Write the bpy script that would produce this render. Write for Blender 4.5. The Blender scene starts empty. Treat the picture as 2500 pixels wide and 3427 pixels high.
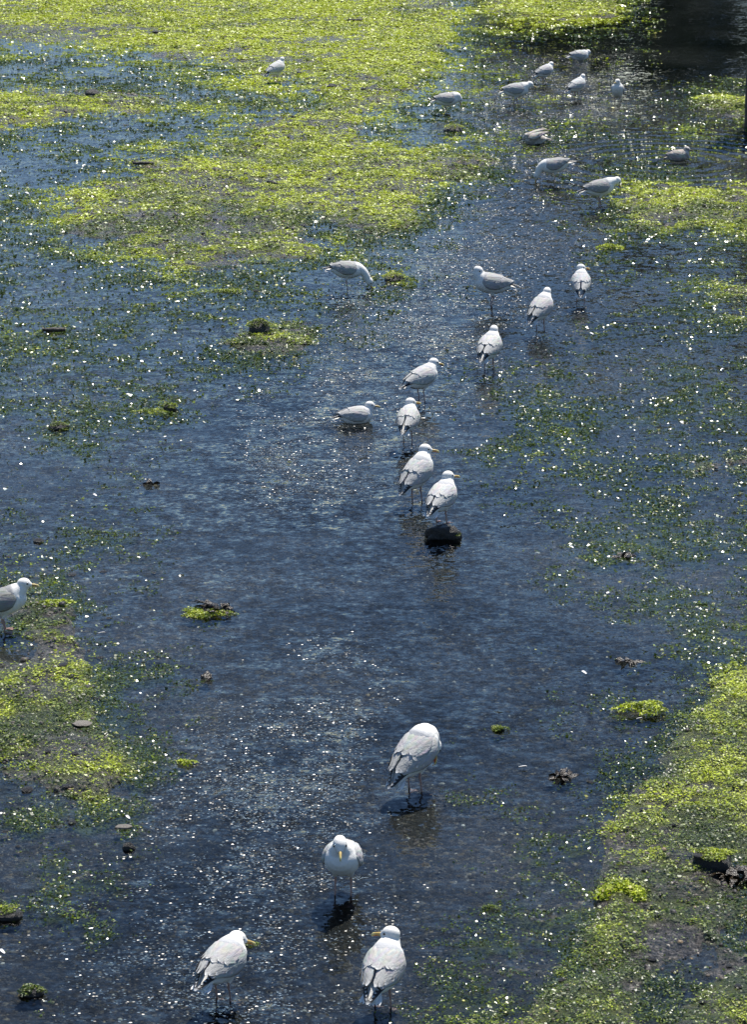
import bpy, bmesh, math, random
import numpy as np
from mathutils import Vector, Matrix, Euler

# ------------------------------------------------------------------ camera, sky, sun, exposure
random.seed(7)
rng = np.random.default_rng(11)
sc = bpy.context.scene
COL = sc.collection
PW, PH = 2500.0, 3427.0            # photograph frame the layout was read from
FPX = 10500.0                       # focal length in those pixels
PITCH = math.radians(16.2)
CAMH = 6.72
SUN_EL, SUN_AZ = 65.0, 25.0        # degrees; azimuth right of the viewing direction (+Y)

cam_d = bpy.data.cameras.new('camera')
cam_d.sensor_fit = 'HORIZONTAL'; cam_d.sensor_width = 36.0
cam_d.lens = FPX / PW * 36.0
cam_d.clip_start = 0.1; cam_d.clip_end = 3000
cam = bpy.data.objects.new('camera', cam_d); COL.objects.link(cam)
cam.location = (0, 0, CAMH)
cam.rotation_euler = (math.pi / 2 - PITCH, 0, 0)
sc.camera = cam

world = bpy.data.worlds.new('World'); sc.world = world; world.use_nodes = True
wn = world.node_tree; wn.nodes.clear()
sky = wn.nodes.new('ShaderNodeTexSky'); sky.sky_type = 'NISHITA'; sky.sun_disc = False
sky.sun_elevation = math.radians(SUN_EL); sky.sun_rotation = math.radians(SUN_AZ)
sky.air_density = 1.0; sky.dust_density = 0.0; sky.ozone_density = 7.0; sky.altitude = 500
bg = wn.nodes.new('ShaderNodeBackground'); bg.inputs['Strength'].default_value = 0.09
wo = wn.nodes.new('ShaderNodeOutputWorld')
wn.links.new(sky.outputs[0], bg.inputs[0]); wn.links.new(bg.outputs[0], wo.inputs[0])

sun_d = bpy.data.lights.new('sun', 'SUN'); sun_d.energy = 5.0; sun_d.angle = math.radians(0.53)
sun_d.color = (1.0, 0.955, 0.88)
sun = bpy.data.objects.new('sun', sun_d); COL.objects.link(sun)
_e, _a = math.radians(SUN_EL), math.radians(SUN_AZ)
SDIR = Vector((math.cos(_e) * math.sin(_a), math.cos(_e) * math.cos(_a), math.sin(_e)))
sun.rotation_euler = SDIR.to_track_quat('Z', 'Y').to_euler()
sun.location = (6, 20, 30)

sc.view_settings.view_transform = 'Standard'; sc.view_settings.look = 'None'
sc.view_settings.gamma = 1.0; sc.view_settings.use_curve_mapping = False
sc.view_settings.exposure = 0.62
sc.render.engine = 'CYCLES'
sc.cycles.use_denoising = True
sc.cycles.max_bounces = 4; sc.cycles.diffuse_bounces = 2; sc.cycles.glossy_bounces = 2; sc.cycles.transparent_max_bounces = 8
sc.cycles.sample_clamp_indirect = 4.0
sc.cycles.caustics_reflective = False; sc.cycles.caustics_refractive = False

# ------------------------------------------------------------------ picture <-> ground helpers
cp, sp = math.cos(PITCH), math.sin(PITCH)
def at(px, py, z=0.0):
    """point of the horizontal plane z seen at pixel (px, py) of the photograph"""
    u = (px - PW / 2) / FPX; v = (PH / 2 - py) / FPX
    dx, dy, dz = u, cp + v * sp, -sp + v * cp
    t = (z - CAMH) / dz
    return Vector((dx * t, dy * t, z))
def to_px(X, Y, Z=0.0):
    zc = Z - CAMH
    d = Y * cp - zc * sp
    up = Y * sp + zc * cp
    return PW / 2 + FPX * X / d, PH / 2 - FPX * up / d

# ------------------------------------------------------------------ noise
def _h(ix, iy, seed):
    h = (ix.astype(np.int64) * 374761393 + iy.astype(np.int64) * 668265263 + seed * 974711) & 0xFFFFFFFF
    h = ((h ^ (h >> 13)) * 1274126177) & 0xFFFFFFFF
    h = (h ^ (h >> 16)) & 0xFFFFFFFF
    return h.astype(np.float64) / 4294967295.0
def vnoise(x, y, seed=0):
    ix, iy = np.floor(x), np.floor(y)
    fx, fy = x - ix, y - iy
    fx = fx * fx * (3 - 2 * fx); fy = fy * fy * (3 - 2 * fy)
    a, b = _h(ix, iy, seed), _h(ix + 1, iy, seed)
    c, d = _h(ix, iy + 1, seed), _h(ix + 1, iy + 1, seed)
    return (a * (1 - fx) + b * fx) * (1 - fy) + (c * (1 - fx) + d * fx) * fy
def fbm(x, y, octs, seed=0):
    """octs: list of (wavelength, weight)"""
    s = 0; w = 0
    for k, (L, a) in enumerate(octs):
        c, n = math.cos(0.7 + k), math.sin(0.7 + k)
        s = s + a * vnoise((x * c - y * n) / L + 17.3 * k, (x * n + y * c) / L - 9.1 * k, seed + k * 31); w += a
    return s / w
def uniformise(f):
    q = np.sort(f.ravel()[:: max(1, f.size // 20000)])
    return lambda g: np.interp(g, q, np.linspace(0, 1, q.size))
def sstep(a, b, x):
    t = np.clip((x - a) / (b - a), 0, 1)
    return t * t * (3 - 2 * t)

# ------------------------------------------------------------------ weed cover of the flat (0 open water .. 9 closed mat), one cell = 100 px
COVER = """
8888888999887665688862000
5556677777888874310101000
3333344566677764310010000
8877765555566543111111378
5432333567775433224322321
2225677788888888711043211
3566677667766753101257777
4566666667567741001256666
4455667666654311000232133
4434455553114511000011356
4444444445543100000022345
5444444677632000001233433
4453433343100001134323433
4564362000000001245434443
2553221000000000224434433
2223321000000002455422566
1112100100000000233223544
3235310000000000001233444
5521241000000000002444543
5521110000000000002222433
6762111100000000000012344
5662100000000000000011345
6775452000000000011011246
8875211000000000001122258
8766420000000000201122578
6677641000000001000234678
5566310000000002100146777
5554300000000001022366777
4443100000000001133366887
3344200000000000134488775
2454100000000001234576666
1111000000000013444677765
0000000000000023235566556
0100000000000135556775567
0000000000000255666776677
"""
CM = np.array([[int(ch) for ch in r] for r in COVER.split()], float) / 9.0
YELLOW = np.interp(np.arange(35), [0, 3, 6, 9, 13, 19, 24, 28, 34], [1, .95, .78, .45, .28, .30, .31, .25, .24])
# bare grey mud / dark stony spots in picture pixels (x, y, rx, ry, strength)
MUD = [(120, 130, 190, 40, .8), (560, 190, 90, 18, .8), (700, 630, 110, 28, .9), (1130, 440, 60, 18, .7), (1330, 640, 110, 22, .8),
       (560, 40, 260, 10, .7), (1500, 14, 170, 10, .8), (900, 770, 120, 20, .5), (60, 1800, 150, 75, .95), (50, 2190, 150, 60, .95), (300, 2180, 70, 30, .8),
       (230, 2510, 130, 50, .9), (60, 2630, 150, 65, .95), (50, 2900, 120, 80, .9), (130, 2330, 110, 24, .8), (330, 2620, 90, 26, .8), (230, 2790, 110, 30, .85), (2330, 3230, 180, 45, .9), (2280, 3010, 110, 25, .8),
       (2200, 2550, 60, 20, .6), (2420, 2960, 90, 30, .8), (2350, 3080, 90, 22, .6), (1990, 2640, 110, 18, .7), (2320, 390, 130, 16, .7),
       (60, 860, 120, 30, .6), (130, 300, 150, 14, .7), (350, 700, 70, 20, .5), (1300, 560, 70, 25, .6)]

def sample_map(M, px, py):
    gx = np.clip(px / 100 - 0.5, 0, M.shape[1] - 1.001); gy = np.clip(py / 100 - 0.5, 0, M.shape[0] - 1.001)
    ix, iy = gx.astype(int), gy.astype(int); fx, fy = gx - ix, gy - iy
    return (M[iy, ix] * (1 - fx) + M[iy, ix + 1] * fx) * (1 - fy) + (M[iy + 1, ix] * (1 - fx) + M[iy + 1, ix + 1] * fx) * fy

_xs = rng.uniform(-8, 8, 20000); _ys = rng.uniform(12, 60, 20000)
OCT = [(1.1, .45), (.42, .9), (.17, 1.0), (.07, .75)]
UNI = uniformise(fbm(_xs, _ys, OCT, 3))
OCT2 = [(.9, 1), (.3, .8), (.1, .5)]
UNI2 = uniformise(fbm(_xs, _ys, OCT2, 77))

def fields(X, Y):
    """cover d, cover noise n, mud m, yellowness y at ground points"""
    Ys = np.maximum(Y, 9.0)
    px, py = to_px(X, Ys)
    inside = np.clip(1 - np.maximum(np.abs(px - PW / 2) - PW / 2, 0) / 900, 0, 1)
    wob = 45
    jx = (fbm(X, Y, [(.5, 1), (.2, .6)], 41) - .5) * 2 * wob; jy = (fbm(X, Y, [(.6, 1), (.2, .6)], 42) - .5) * 2 * wob
    d = sample_map(CM, px + jx, py + jy * .7)
    d = d * inside + (1 - inside) * .45
    far = np.clip((Y - 60) / 10, 0, 1); d = d * (1 - far) + .55 * far
    n = UNI(fbm(X, Y, OCT, 3))
    m = np.zeros_like(d)
    for (mx, my, rx, ry, s) in MUD:
        q = ((px + jx - mx) / rx) ** 2 + ((py + jy * .5 - my) / ry) ** 2
        m = np.maximum(m, s * np.clip(1.6 - q, 0, 1))
    mb = UNI2(fbm(X * .55, Y, [(.9, .8), (.3, 1), (.1, .9), (.045, .5)], 311))
    m = np.maximum(m, sstep(.80, .90, mb) * sstep(.25, .6, d) * .9)
    yl = np.interp(py, np.arange(35) * 100 + 50, YELLOW)
    return d, n, m, yl

def height(X, Y, d, n, m):
    e = sstep(.42, .80, d)
    b = -0.060 + 0.082 * e
    b += (fbm(X, Y, [(2.2, 1), (.8, .7)], 5) - .5) * (.020 + .026 * e)
    b += (fbm(X, Y, [(.25, 1), (.09, .7)], 8) - .5) * .016
    mat = sstep(-.08, .12, d * 1.08 - n)
    b += mat * e * (.014 + .050 * (fbm(X, Y, [(.26, .8), (.12, 1)], 401) - .5))
    b += m * .012
    ripple = (fbm(X, Y, [(.05, 1), (.025, .6)], 15) - .5) * .010
    return b + ripple, mat

# ------------------------------------------------------------------ small mesh helpers
def link(name, me, mat=None, parent=None):
    o = bpy.data.objects.new(name, me); COL.objects.link(o)
    if mat is not None and me is not None and not me.materials: me.materials.append(mat)
    if parent is not None: o.parent = parent
    return o
def mesh_np(name, V, F, smooth=True):
    """V (n,3) array, F (m,k) array of equal-size faces"""
    V = np.asarray(V, np.float32); F = np.asarray(F, np.int32)
    me = bpy.data.meshes.new(name)
    me.vertices.add(len(V)); me.vertices.foreach_set('co', V.ravel())
    k = F.shape[1]
    me.loops.add(F.size); me.loops.foreach_set('vertex_index', F.ravel())
    me.polygons.add(len(F)); me.polygons.foreach_set('loop_start', np.arange(0, F.size, k, dtype=np.int32))
    try: me.polygons.foreach_set('loop_total', np.full(len(F), k, np.int32))
    except Exception: pass
    me.polygons.foreach_set('use_smooth', np.full(len(F), smooth))
    me.update(calc_edges=True); me.validate()
    return me
def mesh_py(name, V, F, smooth=True):
    me = bpy.data.meshes.new(name); me.from_pydata([tuple(v) for v in V], [], [tuple(f) for f in F]); me.update()
    if smooth: me.polygons.foreach_set('use_smooth', [True] * len(me.polygons))
    return me
def fattr(me, name, vals):
    a = me.attributes.new(name, 'FLOAT', 'POINT'); a.data.foreach_set('value', np.asarray(vals, np.float32).ravel())
def cattr(me, name, cols):
    a = me.attributes.new(name, 'FLOAT_COLOR', 'POINT')
    c = np.ones((len(cols), 4), np.float32); c[:, :3] = cols
    a.data.foreach_set('color', c.ravel())
def tag(o, label=None, cat=None, group=None, kind=None):
    if label: o['label'] = label
    if cat: o['category'] = cat
    if group: o['group'] = group
    if kind: o['kind'] = kind
    return o
def empty(name, loc=(0, 0, 0), rz=0, s=1):
    o = bpy.data.objects.new(name, None); COL.objects.link(o)
    o.empty_display_size = .1; o.location = loc; o.rotation_euler = (0, 0, rz); o.scale = (s, s, s)
    return o

# ------------------------------------------------------------------ materials
class NT:
    def __init__(self, name):
        self.m = bpy.data.materials.new(name); self.m.use_nodes = True
        self.t = self.m.node_tree; self.t.nodes.clear()
        self.out = self.n('ShaderNodeOutputMaterial')
    def n(self, typ, **kw):
        nd = self.t.nodes.new(typ)
        for k, v in kw.items():
            if k in nd.inputs.keys(): nd.inputs[k].default_value = v
            else: setattr(nd, k, v)
        return nd
    def l(self, a, b): self.t.links.new(a, b)
    def attr(self, name): return self.n('ShaderNodeAttribute', attribute_name=name)
    def math(self, op, a, b=None, clamp=False):
        nd = self.n('ShaderNodeMath', operation=op, use_clamp=clamp)
        for i, v in enumerate((a, b)):
            if v is None: continue
            if isinstance(v, (int, float)): nd.inputs[i].default_value = v
            else: self.l(v, nd.inputs[i])
        return nd.outputs[0]
    def mix(self, f, a, b, mode='MIX'):
        nd = self.n('ShaderNodeMix', data_type='RGBA', blend_type=mode)
        for i, v in ((0, f), (6, a), (7, b)):
            if isinstance(v, (int, float)): nd.inputs[i].default_value = v
            elif isinstance(v, tuple): nd.inputs[i].default_value = (*v, 1)
            else: self.l(v, nd.inputs[i])
        return nd.outputs[2]
    def ramp(self, f, stops):
        nd = self.n('ShaderNodeValToRGB'); self.l(f, nd.inputs[0])
        el = nd.color_ramp.elements
        while len(el) > 1: el.remove(el[-1])
        el[0].position = stops[0][0]; el[0].color = (*stops[0][1], 1)
        for p, c in stops[1:]:
            e = el.new(p); e.color = (*c, 1)
        return nd.outputs[0]
    def noise(self, vec, scale, detail=3, rough=.55, color=False):
        nd = self.n('ShaderNodeTexNoise'); nd.inputs['Scale'].default_value = scale
        nd.inputs['Detail'].default_value = detail; nd.inputs['Roughness'].default_value = rough
        if vec is not None: self.l(vec, nd.inputs['Vector'])
        return nd.outputs['Color' if color else 'Fac']
    def pos(self): return self.n('ShaderNodeNewGeometry').outputs['Position']
    def obj(self): return self.n('ShaderNodeTexCoord').outputs['Object']
    def bsdf(self, **kw):
        b = self.n('ShaderNodeBsdfPrincipled')
        for k, v in kw.items():
            k = k.replace('_', ' ')
            if isinstance(v, (int, float)): b.inputs[k].default_value = v
            elif isinstance(v, tuple): b.inputs[k].default_value = (*v, 1)
            else: self.l(v, b.inputs[k])
        return b
    def bump(self, h, strength=1, dist=.01):
        b = self.n('ShaderNodeBump'); b.inputs['Strength'].default_value = strength; b.inputs['Distance'].default_value = dist
        self.l(h, b.inputs['Height']); return b.outputs[0]
    def done(self, sh):
        self.l(sh, self.out.inputs['Surface']); return self.m

def mat_ground():
    t = NT('flat_mud_and_gravel'); p = t.pos()
    # gravel: cells of three sizes, mostly dark mauve-brown with tan and pale ones
    v1 = t.n('ShaderNodeTexVoronoi', Scale=34.0); t.l(p, v1.inputs['Vector'])
    v2 = t.n('ShaderNodeTexVoronoi', Scale=80.0); t.l(p, v2.inputs['Vector'])
    s1 = t.n('ShaderNodeSeparateColor'); t.l(v1.outputs['Color'], s1.inputs[0])
    s2 = t.n('ShaderNodeSeparateColor'); t.l(v2.outputs['Color'], s2.inputs[0])
    st = [(0, (.008, .007, .007)), (.5, (.022, .018, .019)), (.75, (.048, .038, .035)), (.9, (.10, .075, .055)), (.96, (.24, .175, .10)), (1, (.38, .33, .26))]
    g1 = t.ramp(s1.outputs[0], st); g2 = t.ramp(s2.outputs[0], st)
    grav = t.mix(.5, g1, g2)
    silt = t.noise(p, 2.3, 5, .6)
    grav = t.mix(t.math('MULTIPLY', t.ramp(silt, [(.35, (0, 0, 0)), (.65, (1, 1, 1))]), .55), grav, (.014, .013, .012))
    mud = t.ramp(t.noise(p, 22, 8, .75), [(.42, (.006, .0055, .005)), (.5, (.026, .023, .020)), (.57, (.085, .075, .066)), (.68, (.32, .29, .25))])
    land = t.attr('land').outputs['Fac']
    base = t.mix(land, grav, mud)
    alg = t.attr('alg').outputs['Fac']; yel = t.attr('yel').outputs['Fac']
    gn = t.noise(p, 30, 5, .65)
    dk = t.ramp(gn, [(.3, (.012, .018, .005)), (.6, (.036, .050, .009)), (.85, (.09, .10, .018))])
    yg = t.ramp(gn, [(.3, (.022, .026, .006)), (.5, (.11, .115, .012)), (.8, (.32, .32, .03))])
    green = t.mix(yel, dk, yg)
    col = t.mix(alg, base, green)
    hgt = t.math('ADD', t.math('MULTIPLY', t.noise(p, 45, 5, .7), .8), t.math('MULTIPLY', v1.outputs['Distance'], -.5))
    b = t.bsdf(Base_Color=col, Roughness=.34, Normal=t.bump(hgt, 1, .035))
    return t.done(b.outputs[0])

def mat_water():
    t = NT('stream_water'); p = t.pos()
    riff = t.attr('riffle').outputs['Fac']; calm = t.attr('calm').outputs['Fac']
    mp = t.n('ShaderNodeMapping'); mp.inputs['Scale'].default_value = (.75, 1.0, 1); t.l(p, mp.inputs[0])
    mp = mp.outputs[0]
    def cen(scale, det, k):
        c = t.noise(mp, scale, det, .5, color=True)
        s = t.n('ShaderNodeVectorMath', operation='SUBTRACT'); t.l(c, s.inputs[0]); s.inputs[1].default_value = (.5, .5, .5)
        m = t.n('ShaderNodeVectorMath', operation='SCALE'); t.l(s.outputs[0], m.inputs[0])
        if isinstance(k, (int, float)): m.inputs['Scale'].default_value = k
        else: t.l(k, m.inputs['Scale'])
        return m.outputs[0]
    big = t.math('ADD', t.math('MULTIPLY', riff, .30), t.math('MULTIPLY', calm, .32))
    fine = t.math('ADD', t.math('MULTIPLY', riff, .36), t.math('MULTIPLY', calm, .46))
    def add(a, b):
        m = t.n('ShaderNodeVectorMath', operation='ADD'); t.l(a, m.inputs[0]); t.l(b, m.inputs[1]); return m.outputs[0]
    sl = add(cen(9, 1, big), cen(34, 2, fine))
    # rings spreading from the two birds that swim far off
    for (c, amp, rad) in RINGS:
        d = t.n('ShaderNodeVectorMath', operation='SUBTRACT'); t.l(p, d.inputs[0]); d.inputs[1].default_value = tuple(c)
        ln = t.n('ShaderNodeVectorMath', operation='LENGTH'); t.l(d.outputs[0], ln.inputs[0])
        wv = t.math('SINE', t.math('MULTIPLY', ln.outputs['Value'], 2 * math.pi / .30))
        fall = t.math('SUBTRACT', 1.0, t.math('DIVIDE', ln.outputs['Value'], rad), clamp=True)
        k = t.math('MULTIPLY', t.math('MULTIPLY', wv, fall), amp)
        un = t.n('ShaderNodeVectorMath', operation='NORMALIZE'); t.l(d.outputs[0], un.inputs[0])
        m = t.n('ShaderNodeVectorMath', operation='SCALE'); t.l(un.outputs[0], m.inputs[0]); t.l(k, m.inputs['Scale'])
        sl = add(sl, m.outputs[0])
    fl = t.n('ShaderNodeVectorMath', operation='MULTIPLY'); t.l(sl, fl.inputs[0]); fl.inputs[1].default_value = (1, 1, 0)
    up = t.n('ShaderNodeVectorMath', operation='ADD'); t.l(fl.outputs[0], up.inputs[0]); up.inputs[1].default_value = (0, 0, 1)
    nz = t.n('ShaderNodeVectorMath', operation='NORMALIZE'); t.l(up.outputs[0], nz.inputs[0])
    nrm = nz.outputs[0]
    # broken water: small tilted facets, each catching the sun or not
    vc = t.n('ShaderNodeTexVoronoi', Scale=76.0, Randomness=1.0); t.l(mp, vc.inputs['Vector'])
    sc3 = t.n('ShaderNodeSeparateColor'); t.l(vc.outputs['Color'], sc3.inputs[0])
    pick = t.math('LESS_THAN', sc3.outputs[2], t.math('MULTIPLY', t.math('POWER', riff, 1.6), 1.35))
    core = t.math('LESS_THAN', vc.outputs['Distance'], .42)
    pick = t.math('MULTIPLY', pick, core)
    cb = t.n('ShaderNodeCombineXYZ')
    t.l(t.math('MULTIPLY', t.math('SUBTRACT', sc3.outputs[0], .5), .55), cb.inputs[0])
    t.l(t.math('MULTIPLY', t.math('SUBTRACT', sc3.outputs[1], .5), 1.30), cb.inputs[1])
    cb.inputs[2].default_value = 1
    fz = t.n('ShaderNodeVectorMath', operation='NORMALIZE'); t.l(cb.outputs[0], fz.inputs[0])
    mv = t.n('ShaderNodeMix', data_type='VECTOR'); t.l(pick, mv.inputs[0]); t.l(nrm, mv.inputs[4]); t.l(fz.outputs[0], mv.inputs[5])
    nrm = mv.outputs[1]
    rough = t.math('ADD', .035, t.math('MULTIPLY', pick, .23))
    fr = t.n('ShaderNodeFresnel', IOR=1.333); t.l(nrm, fr.inputs['Normal'])
    gl = t.n('ShaderNodeBsdfGlossy'); t.l(rough, gl.inputs['Roughness']); t.l(nrm, gl.inputs['Normal'])
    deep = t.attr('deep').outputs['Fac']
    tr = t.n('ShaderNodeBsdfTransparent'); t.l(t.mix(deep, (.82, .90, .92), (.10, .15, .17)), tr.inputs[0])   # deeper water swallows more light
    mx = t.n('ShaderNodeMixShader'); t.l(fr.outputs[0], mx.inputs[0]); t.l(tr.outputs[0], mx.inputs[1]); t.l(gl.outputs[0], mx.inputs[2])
    return t.done(mx.outputs[0])

def mat_weed(name='wet_green_weed', rough=.24, trans=.30):
    t = NT(name); c = t.attr('col').outputs['Color']
    rg = t.math('SUBTRACT', rough + .24, t.math('MULTIPLY', t.attr('gloss').outputs['Fac'], .24))
    b = t.bsdf(Base_Color=c, Roughness=rg, Specular_IOR_Level=.5)
    tr = t.n('ShaderNodeBsdfTranslucent'); t.l(c, tr.inputs[0])
    mx = t.n('ShaderNodeMixShader'); mx.inputs[0].default_value = trans
    t.l(b.outputs[0], mx.inputs[1]); t.l(tr.outputs[0], mx.inputs[2])
    return t.done(mx.outputs[0])

def mat_vcol(name, rough=.6, bump_scale=0, bump=.003, noise_amt=.0, spec=.3, stretch=None):
    t = NT(name); c = t.attr('col').outputs['Color']; o = t.obj()
    if stretch:
        mp = t.n('ShaderNodeMapping'); mp.inputs['Scale'].default_value = stretch; t.l(o, mp.inputs[0]); o = mp.outputs[0]
    kw = {}
    if noise_amt:
        nz = t.ramp(t.noise(o, 40, 4, .6), [(.2, (1 - noise_amt,) * 3), (.8, (1, 1, 1))])
        c = t.mix(1.0, c, nz, 'MULTIPLY')
    if bump_scale: kw['Normal'] = t.bump(t.noise(o, bump_scale, 4, .6), 1, bump)
    b = t.bsdf(Base_Color=c, Roughness=rough, Specular_IOR_Level=spec, **kw)
    return t.done(b.outputs[0])

def mat_rock(name, c0, c1, c2, rough=.45):
    t = NT(name); o = t.obj()
    col = t.ramp(t.noise(o, 14, 6, .65), [(.25, c0), (.55, c1), (.8, c2)])
    b = t.bsdf(Base_Color=col, Roughness=rough, Normal=t.bump(t.noise(o, 30, 6, .7), 1, .012))
    return t.done(b.outputs[0])

# ------------------------------------------------------------------ the flat: one sheet of mud, gravel and weed reaching the horizon
def fan_grid(nu, ypts, halfw, core):
    t = np.linspace(-1, 1, nu)
    # fine across the seen width, coarse outside it
    g = np.where(np.abs(t) < core, t / core, np.sign(t) * (1 + ((np.abs(t) - core) / (1 - core)) ** 2 * 60))
    Y = np.repeat(ypts[:, None], nu, 1)
    X = g[None, :] * halfw(ypts)[:, None]
    return X, Y
def quads(nr, nc):
    i = np.arange(nr - 1)[:, None] * nc + np.arange(nc - 1)[None, :]
    return np.stack([i, i + 1, i + nc + 1, i + nc], -1).reshape(-1, 4)

ypts = np.concatenate([np.array([-400, -120, -40, -10, 2, 7, 10, 11.6]), np.geomspace(12.4, 62, 560), np.array([63.5, 66, 70, 76, 86, 110, 170, 300, 700, 1500])])
X, Y = fan_grid(380, ypts, lambda y: np.maximum(y, 12) * .148 + .3, .93)
d, n, m, yl = fields(X, Y)
Z, mat = height(X, Y, d, n, m)
core_y = (Y > 9) & (Y < 68)
Z = np.where(core_y, Z, .01)
me = mesh_np('ground', np.stack([X, Y, Z], -1).reshape(-1, 3), quads(*X.shape))
alg = mat * sstep(.1, .5, d) * (1 - .85 * m)
fattr(me, 'alg', alg); fattr(me, 'yel', np.clip(yl * .9 + (UNI2(fbm(X, Y, OCT2, 77)) - .5) * .5, 0, 1))
fattr(me, 'land', sstep(-.012, .008, Z))
ground = tag(link('mudflat_ground', me, mat_ground()), 'dark mud and gravel flat at low tide', kind='structure')

# ------------------------------------------------------------------ water sheet
RIFFLE = [  # polylines of broken, sparkling water in picture pixels: (x, y, half width)
    [(1860, 480, 70), (1830, 560, 110), (1720, 660, 200), (1640, 780, 260), (1620, 900, 330), (1560, 1010, 330), (1380, 1130, 300), (1250, 1260, 230), (1080, 1420, 260), (980, 1520, 180)],
    [(2080, 250, 60), (1950, 320, 150), (1750, 370, 180), (1550, 345, 110)],
    [(1230, 2330, 120), (1080, 2420, 260), (1000, 2600, 330), (900, 2760, 380), (900, 2950, 420), (900, 3150, 480), (700, 3400, 620)],
]
def poly_mask(lines, px, py, asp=1.0):
    out = np.zeros_like(px)
    for ln in lines:
        for (x0, y0, w0), (x1, y1, w1) in zip(ln[:-1], ln[1:]):
            dx, dy = x1 - x0, y1 - y0
            tt = np.clip(((px - x0) * dx + (py - y0) * dy) / (dx * dx + dy * dy), 0, 1)
            q = np.hypot(px - x0 - tt * dx, (py - y0 - tt * dy) * asp) / (w0 + (w1 - w0) * tt)
            out = np.maximum(out, np.clip(1.35 - q, 0, 1))
    return np.clip(out, 0, 1)
RINGS = [(at(2235, 545), .26, 3.0), (at(1800, 478), .12, 1.8)]
yw = np.concatenate([np.array([-400, -40, 4, 10]), np.geomspace(12.4, 62, 280), np.array([66, 76, 100, 200, 600, 1500])])
Xw, Yw = fan_grid(200, yw, lambda y: np.maximum(y, 12) * .148 + .3, .93)
pxw, pyw = to_px(Xw, np.maximum(Yw, 9))
riff = poly_mask(RIFFLE, pxw, pyw) * np.clip(sstep(.22, .72, fbm(Xw, Yw, [(.9, .8), (.28, 1), (.12, .8)], 61)) * 1.15, 0, 1)
me = mesh_np('water', np.stack([Xw, Yw, np.zeros_like(Xw)], -1).reshape(-1, 3), quads(*Xw.shape))
fattr(me, 'riffle', np.clip(riff, 0, 1)); shelter = np.clip(1 - np.hypot((pxw - 2250) / 700, (pyw - 60) / 260), 0, 1)
fattr(me, 'calm', np.clip(.35 + .8 * fbm(Xw, Yw, [(2.5, 1), (.9, .6)], 91) + .9 * (fbm(Xw * .22, Yw, [(.7, 1), (.3, .7)], 93) - .42), .15, 1.6) * (1 - .1 * sstep(0, .4, shelter)))
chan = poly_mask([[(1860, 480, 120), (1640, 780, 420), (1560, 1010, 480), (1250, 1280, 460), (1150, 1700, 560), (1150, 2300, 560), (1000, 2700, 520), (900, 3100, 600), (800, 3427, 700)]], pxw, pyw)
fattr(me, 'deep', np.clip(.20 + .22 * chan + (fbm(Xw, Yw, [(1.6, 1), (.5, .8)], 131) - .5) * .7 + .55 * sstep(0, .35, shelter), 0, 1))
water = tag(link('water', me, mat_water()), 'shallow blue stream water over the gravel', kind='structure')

# ------------------------------------------------------------------ weed blades: far too many to count
def blades(P, size, tilt, cols, name, aspect=(.35, .8), curl=.5, r=rng, simple=False, gloss=None, slope=None):
    N = len(P)
    az = r.uniform(0, 2 * math.pi, N)
    tl = np.abs(r.normal(0, tilt, N)); ta = r.uniform(0, 2 * math.pi, N)
    nrm = np.stack([np.sin(tl) * np.cos(ta), np.sin(tl) * np.sin(ta), np.cos(tl)], -1)
    if slope is not None:
        nrm[:, 0] -= slope[0]; nrm[:, 1] -= slope[1]; nrm /= np.linalg.norm(nrm, axis=-1, keepdims=True)
    ax = np.stack([np.cos(az), np.sin(az), np.zeros(N)], -1)
    ax -= nrm * np.sum(ax * nrm, -1, keepdims=True); ax /= np.linalg.norm(ax, axis=-1, keepdims=True)
    bx = np.cross(nrm, ax)
    L = size * r.uniform(.6, 1.4, N); W = L * r.uniform(aspect[0], aspect[1], N)
    cu = r.normal(0, curl, N)
    if simple:                                             # a flat scrap of weed: one irregular four-cornered piece
        V = np.empty((N, 4, 3), np.float32)
        for k, (a, b) in enumerate(((-.5, 0), (0, -.5), (.5, 0), (0, .5))):
            V[:, k] = P + ax * (L * (a + r.normal(0, .12, N)))[:, None] + bx * (W * (b + r.normal(0, .15, N)))[:, None] + nrm * (r.normal(0, .06, N) * L)[:, None]
        me = mesh_np(name, V.reshape(-1, 3), np.arange(N * 4).reshape(-1, 4))
        cattr(me, 'col', np.repeat(cols, 4, 0))
        fattr(me, 'gloss', np.repeat(gloss, 4) if gloss is not None else np.zeros(N * 4))
        return me
    V = np.empty((N, 6, 3), np.float32)
    for k, s in enumerate((-.5, 0, .5)):
        lift = (abs(s) * 2) ** 2 * cu * L * .35
        wk = W * (1.0 if s == 0 else r.uniform(.3, .9, N))
        for j, q in enumerate((-.5, .5)):
            V[:, k * 2 + j] = P + ax * (L * s)[:, None] + bx * (wk * q)[:, None] + nrm * lift[:, None] + bx * (r.normal(0, .10, N) * L)[:, None]
    base = np.arange(N)[:, None] * 6
    F = np.concatenate([base + np.array([[0, 1, 3, 2]]), base + np.array([[2, 3, 5, 4]])], 0)
    me = mesh_np(name, V.reshape(-1, 3), F)
    cattr(me, 'col', np.repeat(cols, 6, 0))
    return me
def weed_cols(N, yel, r=rng):
    dark = np.array([.032, .058, .012]); mid = np.array([.14, .20, .022]); yg = np.array([.48, .56, .028]); pale = np.array([.52, .50, .16])
    t = np.clip(yel + r.normal(0, .22, N), 0, 1)[:, None]
    c = np.where(t < .4, dark + (mid - dark) * (t / .4), mid + (yg - mid) * ((t - .4) / .6))
    pk = (r.uniform(0, 1, N) < .05 * (.3 + yel))[:, None]
    c = np.where(pk, pale, c)
    return c * r.uniform(.7, 1.2, (N, 1))
WEED = mat_weed()
NB = 2900000
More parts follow.
